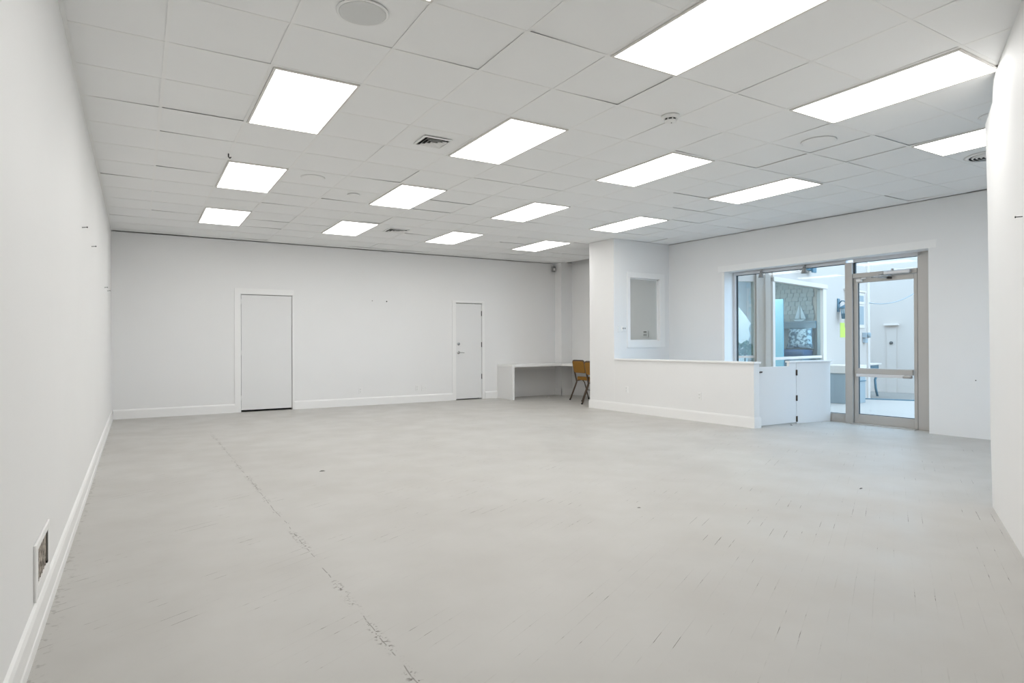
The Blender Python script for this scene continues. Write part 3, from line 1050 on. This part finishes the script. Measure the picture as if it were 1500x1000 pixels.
sm = empty('smoke_detector', T(3.713, 3.665, CE - 0.001))
tag(sm, 'white domed smoke detector on the ceiling', 'smoke detector')
MB().lathe([(0.072, 0.0), (0.072, -0.012), (0.066, -0.022), (0.050, -0.026)], (0, 0, 0), 'Z', 32).build('base', PLASTIC, sm)
MB().lathe([(0.046, -0.026), (0.046, -0.040), (0.040, -0.040)], (0, 0, 0), 'Z', 32).build('sensing_chamber', DARK, sm)
for k in range(8):
    a = 2 * math.pi * k / 8 + 0.35
    MB().tube([(0.047 * math.cos(a), 0.047 * math.sin(a), -0.025), (0.047 * math.cos(a), 0.047 * math.sin(a), -0.041)], 0.005, 6).build('rib', PLASTIC, sm)
MB().lathe([(0.050, -0.038), (0.047, -0.048), (0.030, -0.056), (0.001, -0.058)], (0, 0, 0), 'Z', 32).build('dome', PLASTIC, sm)
MB().lathe([(0.004, -0.057), (0.004, -0.061), (0.001, -0.062)], (0.0, -0.01, 0), 'Z', 8).build('test_light', SLOT, sm)


def square_vent(x, y, s, label, n=3):
    o = empty('ceiling_vent', T(x, y, CE - 0.001))
    h = s / 2
    MB().box(-h, h, -h, h, -0.0015, 0.0).build('backing', DARK, o)
    f = MB()
    w_ = 0.018
    f.box(-h - w_, h + w_, -h - w_, -h, -0.012, 0).box(-h - w_, h + w_, h, h + w_, -0.012, 0).box(-h - w_, -h, -h, h, -0.012, 0).box(h, h + w_, -h, h, -0.012, 0)
    f.build('frame', TBAR, o, bevel=0.003)
    for k in range(n):
        q = h * (1 - (k + 0.55) / (n + 0.55))
        q2 = q - h * 0.16
        for dx, dy in ((0, 1), (0, -1), (1, 0), (-1, 0)):
            if dx == 0:
                v = [(-q, dy * q, -0.020), (q, dy * q, -0.020), (q2, dy * q2, -0.0022), (-q2, dy * q2, -0.0022)]
            else:
                v = [(dx * q, -q, -0.020), (dx * q, q, -0.020), (dx * q2, q2, -0.0022), (dx * q2, -q2, -0.0022)]
            MB().prism(v, (0, 0, 0.0015)).build('louvre', TBAR, o)
    MB().box(-h * 0.12, h * 0.12, -h * 0.12, h * 0.12, -0.021, -0.018).build('centre_plate', TBAR, o)
    tag(o, label, 'vent')


square_vent(2.31, 5.23, 0.235, 'square louvred ceiling vent between light panels, dark slots showing')
square_vent(3.60, 9.62, 0.30, 'square louvred ceiling vent near the far wall')
rv = empty('round_vent', T(7.26, 2.84, CE - 0.001))
tag(rv, 'round ceiling air diffuser with dark concentric slots', 'vent')
MB().lathe([(0.19, -0.002), (0.19, 0.0)], (0, 0, 0), 'Z', 40).build('backing', DARK, rv)
for r0 in (0.185, 0.145, 0.110, 0.075, 0.040):
    pr = [(r0 + 0.020, -0.003), (r0 + 0.004, -0.016)] if r0 < 0.18 else [(r0 + 0.04, 0.0), (r0, -0.010)]
    v, fc = [], []
    seg = 40
    for rr, hh in pr + [(r - 0.004, h + 0.001) for r, h in pr[::-1]]:
        for k in range(seg):
            a = 2 * math.pi * k / seg
            v.append((rr * math.cos(a), rr * math.sin(a), hh))
    for i in range(4):
        j = (i + 1) % 4
        for k in range(seg):
            fc.append((i * seg + k, i * seg + (k + 1) % seg, j * seg + (k + 1) % seg, j * seg + k))
    MB().add(v, fc, True).build('ring', TBAR, rv)
hk = MB().tube([(0, 0, 0.0), (0, 0, -0.03), (0.012, 0, -0.042), (0.022, 0, -0.03)], 0.006).build('ceiling_hook', SCREW, matrix=T(0.755, 6.545, CE - 0.001))
tag(hk, 'small dark hook hanging beside a ceiling light panel', 'hook')

# small debris lying on the floor
def debris(px_, py_, label, col, s=0.03):
    p = hit(px_, py_, (0, 0, 0), Vector((0, 0, 1)))
    m = MB().add([(-s, -s * 0.25, 0), (s, -s * 0.3, 0), (s * 0.8, s * 0.3, 0), (-s * 0.9, s * 0.22, 0), (-s * 0.3, 0, s * 0.3), (s * 0.5, 0.0, s * 0.22)],
                 [(0, 1, 2, 3), (0, 1, 5, 4), (1, 2, 5), (2, 3, 4, 5), (3, 0, 4)])
    o = m.build('floor_chip', col, matrix=T(p.x, p.y, 0.0005, random.uniform(0, 3)))
    tag(o, label, 'debris')


debris(472, 690, 'small dark chip lying alone on the open floor', SLOT, 0.028)
debris(1159, 622.5, 'dark scrap on the floor at the swing gate', SLOT, 0.03)
debris(936, 743.5, 'small chip on the floor in the middle of the room', SLOT, 0.013)
debris(804, 581.5, 'white crumb on the floor under the built-in desk', TRIM, 0.03)
debris(1261, 715.5, 'thin dark sliver on the pale floor near the entrance', SLOT, 0.022)

# ================================================================== outside
HDG = math.radians(78)
BD = Vector((math.sin(HDG), math.cos(HDG), 0))        # along the neighbour's front
BN = Vector((BD.y, -BD.x, 0))                         # out of that front, into the forecourt
P0 = Vector((9.5, 7.0, 0))
BM = Matrix(((BD.x, -BN.x, 0, P0.x), (BD.y, -BN.y, 0, P0.y), (0, 0, 1, 0), (0, 0, 0, 1)))   # y runs into the building
BMI = BM.inverted()


def bhit(px_, py_, yoff):
    return BMI @ hit(px_, py_, P0 - BN * yoff, BN)


OUTTOP = 3.3
# ground
e0, e1 = Vector((12.86, 7.60, 0)), Vector((14.0, 5.45, 0))
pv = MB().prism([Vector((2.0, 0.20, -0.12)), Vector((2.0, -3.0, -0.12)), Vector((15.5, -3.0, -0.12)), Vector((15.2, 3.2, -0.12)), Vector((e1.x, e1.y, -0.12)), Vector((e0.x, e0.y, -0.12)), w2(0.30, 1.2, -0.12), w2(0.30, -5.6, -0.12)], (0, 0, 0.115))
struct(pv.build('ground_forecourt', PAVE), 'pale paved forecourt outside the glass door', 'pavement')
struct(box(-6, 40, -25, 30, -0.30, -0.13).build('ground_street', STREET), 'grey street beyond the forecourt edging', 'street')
ed = (e1 - e0).normalized()
en = Vector((-ed.y, ed.x, 0))
es = MB().prism([e0 + Vector((0, 0, -0.10)), e1 + Vector((0, 0, -0.10)), e1 + en * 0.06 + Vector((0, 0, -0.10)), e0 + en * 0.06 + Vector((0, 0, -0.10))], (0, 0, 0.115)).build('edging_strip', TEAL)
tag(es, 'dark edging strip along the far side of the forecourt', 'edging')

# neighbour building with display bay
nb = empty('neighbour_shop', BM)
tag(nb, 'white neighbouring shop with a bluish display bay outside', 'building')
XW = 4.96
GX0, GX1, GZ0, GZ1 = 0.09, 2.25, 0.50, 2.255
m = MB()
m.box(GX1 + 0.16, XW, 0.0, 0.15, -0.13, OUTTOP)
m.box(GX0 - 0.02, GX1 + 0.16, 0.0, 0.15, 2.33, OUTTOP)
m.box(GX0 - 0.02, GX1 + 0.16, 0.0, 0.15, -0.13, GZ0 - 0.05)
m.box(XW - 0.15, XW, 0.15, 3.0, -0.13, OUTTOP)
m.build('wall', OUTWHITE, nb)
m = MB()
m.box(GX0 - 0.09, GX0, -0.03, 0.10, GZ0 - 0.05, 2.33)
m.box(GX1, GX1 + 0.16, -0.03, 0.10, GZ0 - 0.05, 2.33)
m.box(GX0 - 0.09, GX1 + 0.18, -0.05, 0.10, GZ1, 2.335)
m.box(GX0 - 0.09, GX1 + 0.18, -0.05, 0.10, GZ0 - 0.06, GZ0)
m.box(GX0, GX1, 0.0, 0.06, 0.875, 0.925)
m.build('window_frame', OUTTRIM, nb, bevel=0.006)
box(GX0, GX1, 0.03, 0.036, 0.925, GZ1).build('pane', BAYPANE, nb)
box(GX0, GX1, 0.03, 0.036, GZ0, 0.875).build('pane', BAYPANE, nb)
# corner post with mouldings, facing the corner
c0 = CAM + (hit(1119, 500, P0, BN) - CAM)
c0.z = 0
vd = Vector((c0.x, c0.y, 0)).normalized()
rr_ = Vector((vd.y, -vd.x, 0))
pc = Vector((vd.x, vd.y, 0)) * 11.80
PM = BMI @ Matrix(((rr_.x, vd.x, 0, pc.x), (rr_.y, vd.y, 0, pc.y), (0, 0, 1, 0), (0, 0, 0, 1)))
po = MB().box(-0.125, 0.125, 0.02, 0.16, -0.13, OUTTOP)
for x, w_ in ((-0.115, 0.03), (0.03, 0.085)):
    po.box(x, x + w_, -0.012, 0.02, -0.13, OUTTOP)
po.build('corner_post', OUTTRIM, nb, xf=PM)
# side pane between our own wall and the post
q = w2(0.33, 1.62)
pl2 = pc - rr_ * 0.125 + vd * 0.08
sd = (pl2 - q)
sd.z = 0
sl = sd.length
sd.normalize()
SM = BMI @ Matrix(((sd.x, -sd.y, 0, q.x), (sd.y, sd.x, 0, q.y), (0, 0, 1, 0), (0, 0, 0, 1)))
sf = MB()
sf.box(0, sl, -0.03, 0.05, 2.27, OUTTOP).box(0, sl, -0.03, 0.05, -0.13, 0.45).box(0, sl, -0.02, 0.04, 0.915, 0.955)
sf.box(sl - 0.04, sl, -0.03, 0.05, 0.45, 2.27)
sf.build('side_frame', OUTTRIM, nb, xf=SM)
MB().box(0, sl - 0.04, 0.008, 0.014, 0.955, 2.27).box(0, sl - 0.04, 0.008, 0.014, 0.45, 0.915).build('pane', BAYPANE, nb, xf=SM)
# display room
ka, kb = BMI @ w2(0.345, 1.66), BMI @ w2(0.345, 3.45)


def xat(y):
    return ka.x + (kb.x - ka.x) * (y - ka.y) / (kb.y - ka.y)


foot = [(ka.x, ka.y), (-0.02, 0.17), (2.56, 0.17), (2.56, 1.75), (xat(1.75), 1.75)]
dr = MB()
dr.prism([(x, y, 2.62) for x, y in foot], (0, 0, 0.08))
dr.prism([(x, y, 0.28) for x, y in foot], (0, 0, 0.08))
dr.box(xat(1.65) + 0.02, 2.56, 1.65, 1.75, 0.36, 2.62)
dr.box(2.42, 2.56, 0.17, 1.65, 0.36, 2.62)
dr.build('display_room', OUTTRIM, nb)
sh = MB()
z = 0.36
while z < 2.52:
    y = 0.19 - random.uniform(0, 0.06) + 0.06
    while y < 1.52:
        w_ = random.uniform(0.08, 0.15)
        jz = random.uniform(-0.008, 0.008)
        sh.prism([(2.415, y, z + jz), (2.385 - random.uniform(0, 0.012), y, z + jz), (2.410, y, z + 0.115)], (0, w_ - 0.006, 0))
        y += w_
    z += 0.088
so_ = sh.build('shingle_cladding', SHINGLE, nb)
so_['kind'] = 'stuff'
# window on the neighbour's front
m = MB()
m.box(3.46, 4.66, -0.02, 0.03, 1.50, 2.29)
m.box(3.42, 4.72, -0.04, 0.0, 2.29, 2.33)
m.build('sash_frame', OUTTRIM, nb, bevel=0.006)
box(3.52, 4.60, -0.024, -0.019, 2.09, 2.22).build('sash_pane', NAVY if False else CABGREY, nb)
box(3.52, 4.60, -0.024, -0.019, 1.575, 1.985).build('sash_pane', CABGREY, nb)
box(3.50, 4.62, -0.035, -0.02, 2.03, 2.06).build('meeting_rail', OUTTRIM, nb)
box(XW - 0.12, XW + 0.02, -0.03, 0.0, -0.13, OUTTOP).build('corner_board', OUTTRIM, nb)

fillo = empty('bay_fill_light', BM @ Matrix.Translation((0.9, 0.85, 2.62)))  # added fill, lifts the dark display bay; no such fitting is known
tag(fillo, 'added light panel brightening the neighbouring display bay', 'lamp')
MB().box(-0.45, 0.45, -0.14, 0.14, -0.03, 0.0).build('fill_body', PLASTIC, fillo)
MB().box(-0.43, 0.43, -0.12, 0.12, -0.036, -0.03).build('fill_face', BAYFILL, fillo)

# things in the display bay, in front of its shingled end wall
def xhit(px_, py_, xoff):
    return BMI @ hit(px_, py_, P0 + BD * xoff, BD)


XS = 2.20
sL, sR = xhit(1128, 471, XS), xhit(1194, 471, XS)
sz1, sz0 = xhit(1165, 470.5, XS).z, xhit(1165, 481, XS).z
shf = MB().box(XS, 2.365, sR.y, sL.y, sz1 - 0.03, sz1).box(XS + 0.02, 2.365, sR.y, sL.y, sz0, sz1 - 0.03).build('display_shelf', SHELFM, matrix=BM, bevel=0.004)
tag(shf, 'grey shelf beam in front of the shingles in the display bay', 'shelf')
bp_ = xhit(1171, 470, XS + 0.08)
hgt = xhit(1171, 446, XS + 0.08).z - sz1
boat = empty('model_sailboat', BM @ Matrix.Translation((XS + 0.08, bp_.y, sz1)) @ Matrix.Rotation(-math.pi / 2, 4, 'Z'))
tag(boat, 'white model sailboat standing on the grey display shelf', 'model boat')
MB().prism([(-0.12, -0.02, 0.04), (0.12, -0.02, 0.04), (0.08, -0.02, 0.01), (0.04, -0.02, 0.0), (-0.08, -0.02, 0.0)], (0, 0.04, 0)).build('hull', SAIL, boat, bevel=0.008)
MB().tube([(0.0, 0, 0.03), (0.0, 0, hgt)], 0.005).build('mast', SAIL, boat)
MB().prism([(-0.012, -0.004, 0.055), (-0.012, -0.004, hgt * 0.92), (-0.095, -0.004, 0.055)], (0, 0.008, 0)).build('sail', SAIL, boat)
MB().prism([(0.02, -0.004, hgt * 0.94), (0.035, -0.004, 0.055), (0.13, -0.004, 0.05)], (0, 0.008, 0)).build('sail', SAIL, boat)

# bench with cushion
XB = 2.10
bzt = xhit(1172, 511.5, XB).z
bench = empty('display_bench', BM @ Matrix.Translation((1.86, 0.20, 0.36)))
tag(bench, 'blue-grey upholstered bench in the display bay', 'bench')
MB().box(0, 0.50, 0, 0.72, bzt - 0.36 - 0.14, bzt - 0.36).build('seat', NAVY, bench, bevel=0.05)
MB().box(0.04, 0.46, 0.04, 0.68, 0.0, bzt - 0.36 - 0.14).build('base', SHELFM, bench)
cu0, cu1 = xhit(1153.5, 497, XB), xhit(1189, 497, XB)
cw, chh = cu0.y - cu1.y, xhit(1172, 482, XB).z - bzt + 0.02
cm = MB()
nx_, nz_ = 12, 10
grid = []
for side in (1, -1):
    for i in range(nx_ + 1):
        for j in range(nz_ + 1):
            a, b_ = i / nx_ * 2 - 1, j / nz_ * 2 - 1
            puff = max(0.0, (1 - a ** 4) * (1 - b_ ** 4)) ** 0.6
            pinch = 1 - 0.10 * (1 - b_ * b_) * abs(a) ** 6
            pz = 1 - 0.10 * (1 - a * a) * abs(b_) ** 6
            grid.append((a * cw / 2 * pinch * (1.06 - 0.06 * b_), -side * 0.09 * puff, (b_ * pz * 0.5 + 0.5) * chh))
fs = []
n1 = (nx_ + 1) * (nz_ + 1)
for s_ in range(2):
    for i in range(nx_):
        for j in range(nz_):
            k0 = s_ * n1 + i * (nz_ + 1) + j
            fs.append((k0, k0 + 1, k0 + nz_ + 2, k0 + nz_ + 1))
cm.add(grid, fs, True)
cush = cm.build('cushion', TOILE, matrix=BM @ Matrix.Translation((XB, (cu0.y + cu1.y) / 2, bzt + 0.012)) @ Matrix.Rotation(-math.pi / 2, 4, 'Z') @ Matrix.Rotation(math.radians(-8), 4, 'X'))
tag(cush, 'grey and white printed cushion leaning in the display bay', 'cushion')

# cyan board, gable board and shrub stand in for reflections in the bay glass
XC = 1.70
y0_, y1_ = xhit(1131, 437, XC), xhit(1147, 437.5, XC)
cb = MB().box(XC, XC + 0.03, y1_.y, y0_.y + 0.06, 0.36, y1_.z).build('cyan_reflection', CYAN, matrix=BM, bevel=0.004)
tag(cb, 'tall pale cyan board painted as a reflection in the bay glass', 'board')
XG = 1.60
gp = [xhit(*p_, XG) for p_ in ((1077, 443), (1080, 448), (1092, 463), (1099, 474), (1096, 481), (1098, 492), (1094, 502))]
gb = MB().prism([(XG, p_.y, p_.z) for p_ in gp] + [(XG, gp[-1].y, 0.36), (XG, gp[0].y, 0.36)], (0.03, 0, 0)).build('gable_reflection', SAIL, matrix=BM)
tag(gb, 'white board cut as the gable reflected in the side pane', 'board')
sp_ = xhit(1091, 514, 1.2)
shrub = empty('reflected_shrub', BM @ Matrix.Translation((1.2, sp_.y, 0.36)))  # solid plant in place of greenery mirrored in the pane
tag(shrub, 'green shrub built as the greenery reflected in the side pane', 'plant')
lf = MB()
rnd = random.Random(3)
top = sp_.z - 0.36
for k in range(260):
    th_, ph_ = rnd.uniform(0, 2 * math.pi), rnd.uniform(-0.9, 1.4)
    rad = 0.20 * rnd.uniform(0.55, 1.0)
    p = Vector((rad * math.cos(th_) * math.cos(ph_), rad * math.sin(th_) * math.cos(ph_), top + rad * 0.75 * math.sin(ph_)))
    d = Vector((rnd.uniform(-1, 1), rnd.uniform(-1, 1), rnd.uniform(-0.3, 1))).normalized()
    s_ = d.cross(Vector((0.3, 0.5, 0.8))).normalized() * 0.022
    lf.add([p, p + d * 0.045 + s_, p + d * 0.10, p + d * 0.045 - s_], [(0, 1, 2, 3)])
lo = lf.build('foliage', PLANT, shrub)
lo['kind'] = 'stuff'
MB().tube([(0, 0, 0.1), (0.01, 0, top)], 0.015).build('stem', BRONZE, shrub)
MB().lathe([(0.09, 0.0), (0.12, 0.20), (0.125, 0.20), (0.105, 0.19)], (0, 0, 0), 'Z', 20).build('pot', SAIL, shrub)

# wall lantern on a bracket
sx = bhit(1227.5, 447, 0.0)
ln = empty('wall_lantern', BM @ Matrix.Translation((sx.x, 0, sx.z)))
tag(ln, 'teal metal wall lantern on a curved bracket outside', 'lantern')
MB().box(-0.06, 0.06, -0.025, 0.0, -0.14, 0.14).build('back_plate', TEAL, ln, bevel=0.01)
MB().tube([(0, -0.02, 0.03), (0, -0.07, 0.09), (0, -0.13, 0.08), (0, -0.17, 0.0)], 0.012).build('arm', TEAL, ln)
MB().lathe([(0.03, 0.02), (0.05, 0.0), (0.14, -0.05), (0.145, -0.07), (0.10, -0.07)], (0, -0.17, 0), 'Z', 6, False).build('cap', TEAL, ln)
MB().lathe([(0.105, -0.07), (0.09, -0.27)], (0, -0.17, 0), 'Z', 6, False).build('glass_body', BAYPANE, ln)
for k in range(6):
    a = 2 * math.pi * k / 6
    MB().tube([(0.106 * math.cos(a), -0.17 + 0.106 * math.sin(a), -0.07), (0.091 * math.cos(a), -0.17 + 0.091 * math.sin(a), -0.275)], 0.008, 6).build('cage_bar', TEAL, ln)
MB().lathe([(0.096, -0.178), (0.096, -0.285), (0.06, -0.29)], (0, -0.17, 0), 'Z', 6, False).build('bottom_ring', TEAL, ln)
MB().lathe([(0.03, -0.25), (0.03, -0.14), (0.012, -0.12)], (0, -0.17, 0), 'Z', 10).build('candle', SAIL, ln)

l0, l1 = bhit(1230.5, 472.5, 0.0), bhit(1230.5, 494, 0.0)
fly = box(l0.x, l0.x + 0.42, -0.006, 0.0, l1.z, l0.z).build('lime_notice', LIME, matrix=BM)
tag(fly, 'plain lime green notice below the wall lantern', 'notice')
m0, m1 = bhit(1263, 487, 0.0), bhit(1268.5, 502, 0.0)
mt = empty('meter_box', BM @ Matrix.Translation((m0.x + 0.08, 0, m1.z)))
tag(mt, 'small grey meter box on the neighbour wall corner', 'meter box')
hh = m0.z - m1.z
MB().box(-0.09, 0.09, -0.09, 0, hh * 0.5, hh).build('meter_head', SHELFM, mt, bevel=0.01)
MB().lathe([(0.06, -0.09), (0.06, -0.14), (0.04, -0.15)], (0, 0, hh * 0.75), 'Y', 16).build('dial', CABGREY, mt)
MB().box(-0.06, 0.08, -0.07, 0, 0.0, hh * 0.45).build('lower_box', SHELFM, mt, bevel=0.01)
tb0, tb1 = bhit(1165, 395, -0.05), bhit(1190, 397, -0.05)
tb = empty('high_bracket', BM @ Matrix.Translation((tb0.x, 0, tb1.z)))
tag(tb, 'dark teal bracket lamp high on the neighbour wall', 'lamp')
MB().box(0, tb1.x - tb0.x, -0.09, 0.0, 0.0, 0.16).build('housing', TEAL, tb, bevel=0.01)
MB().box(tb1.x - tb0.x - 0.16, tb1.x - tb0.x, -0.13, -0.09, -0.04, 0.14).build('end_bracket', TEAL, tb, bevel=0.006)

# cabinet by the wall
cb0 = bhit(1229, 531, -0.35)
cbt = empty('forecourt_cabinet', BM @ Matrix.Translation((cb0.x, -0.62, -0.004)))
tag(cbt, 'grey cabinet with white top standing by the neighbour wall', 'cabinet')
MB().box(0.0, 0.62, 0.0, 0.58, 0.0, 0.585).build('body', CABGREY, cbt, bevel=0.004)
MB().box(-0.02, 0.64, -0.02, 0.60, 0.586, 0.74).build('top', OUTTRIM, cbt, bevel=0.006)
MB().box(-0.012, 0.632, -0.012, 0.0, 0.42, 0.44).build('rail', TEAL, cbt)

# bistro table on the street side
tf = hit(1285, 581.5, (0, 0, -0.13), Vector((0, 0, 1)))
tbl = empty('bistro_table', T(tf.x - 0.10, tf.y + 0.36, -0.13, -HDG + math.pi / 2))
tag(tbl, 'white table with pale blue curved legs on the street side', 'table')
ZT = 0.80
MB().box(-0.42, 0.42, -0.36, 0.36, ZT - 0.035, ZT).build('table_top', OUTTRIM, tbl, bevel=0.006)
MB().box(-0.36, 0.36, -0.31, 0.31, ZT - 0.13, ZT - 0.036).build('apron', TEAL, tbl, bevel=0.004)
for sx_ in (-1, 1):
    for sy_ in (-1, 1):
        MB().tube([(sx_ * 0.33, sy_ * 0.29, ZT - 0.12), (sx_ * 0.33, sy_ * 0.29, ZT - 0.25), (sx_ * 0.28, sy_ * 0.25, ZT - 0.40), (sx_ * 0.29, sy_ * 0.26, 0.2), (sx_ * 0.32, sy_ * 0.29, 0.0)], 0.028, 8).build('leg', TEAL if sx_ > 0 else OUTTRIM, tbl)
MB().tube([(-0.29, -0.26, 0.18), (0.0, 0.0, 0.24), (0.29, 0.26, 0.18)], 0.014, 8).build('stretcher', OUTTRIM, tbl)

# far building closing the view
fbm = BM @ Matrix.Translation((7.6, 1.0, 0))
fb = empty('far_building', fbm)
tag(fb, 'plain white building closing the view beyond the forecourt', 'building')
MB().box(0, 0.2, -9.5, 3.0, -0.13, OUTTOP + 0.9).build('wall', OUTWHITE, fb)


def fhit(px_, py_):
    return fbm.inverted() @ hit(px_, py_, fbm.translation, BD)


p_a, p_b = fhit(1296, 475), fhit(1317, 475)
MB().box(-0.10, 0.0, p_b.y, p_a.y, p_a.z - 0.03, p_a.z + 0.02).build('door_canopy', OUTTRIM, fb)
p_c, p_d = fhit(1299, 480), fhit(1313, 480)
MB().box(-0.02, 0.0, p_d.y, p_c.y, -0.13, p_c.z).build('door', OUTWHITE, fb)
p_k = fhit(1306, 502)
MB().lathe([(0.04, 0.0), (0.04, -0.03), (0.02, -0.04)], (-0.02, p_k.y, p_k.z), 'X', 12).build('knocker', SLOT, fb)
p_s = fhit(1285, 531)
# sagging cable
ca0 = BM @ Vector((XW - 0.05, -0.03, bhit(1267, 443, 0).z))
ca1 = fbm @ fhit(1352, 420)
cp = []
for k in range(25):
    s_ = k / 24
    p = ca0.lerp(ca1, s_)
    p.z -= 0.30 * 4 * s_ * (1 - s_) * 0.55
    cp.append(p)
cab = MB().tube(cp, 0.010, 6).build('overhead_cable', SHELFM)
tag(cab, 'thin grey cable sagging between the outside buildings', 'cable')
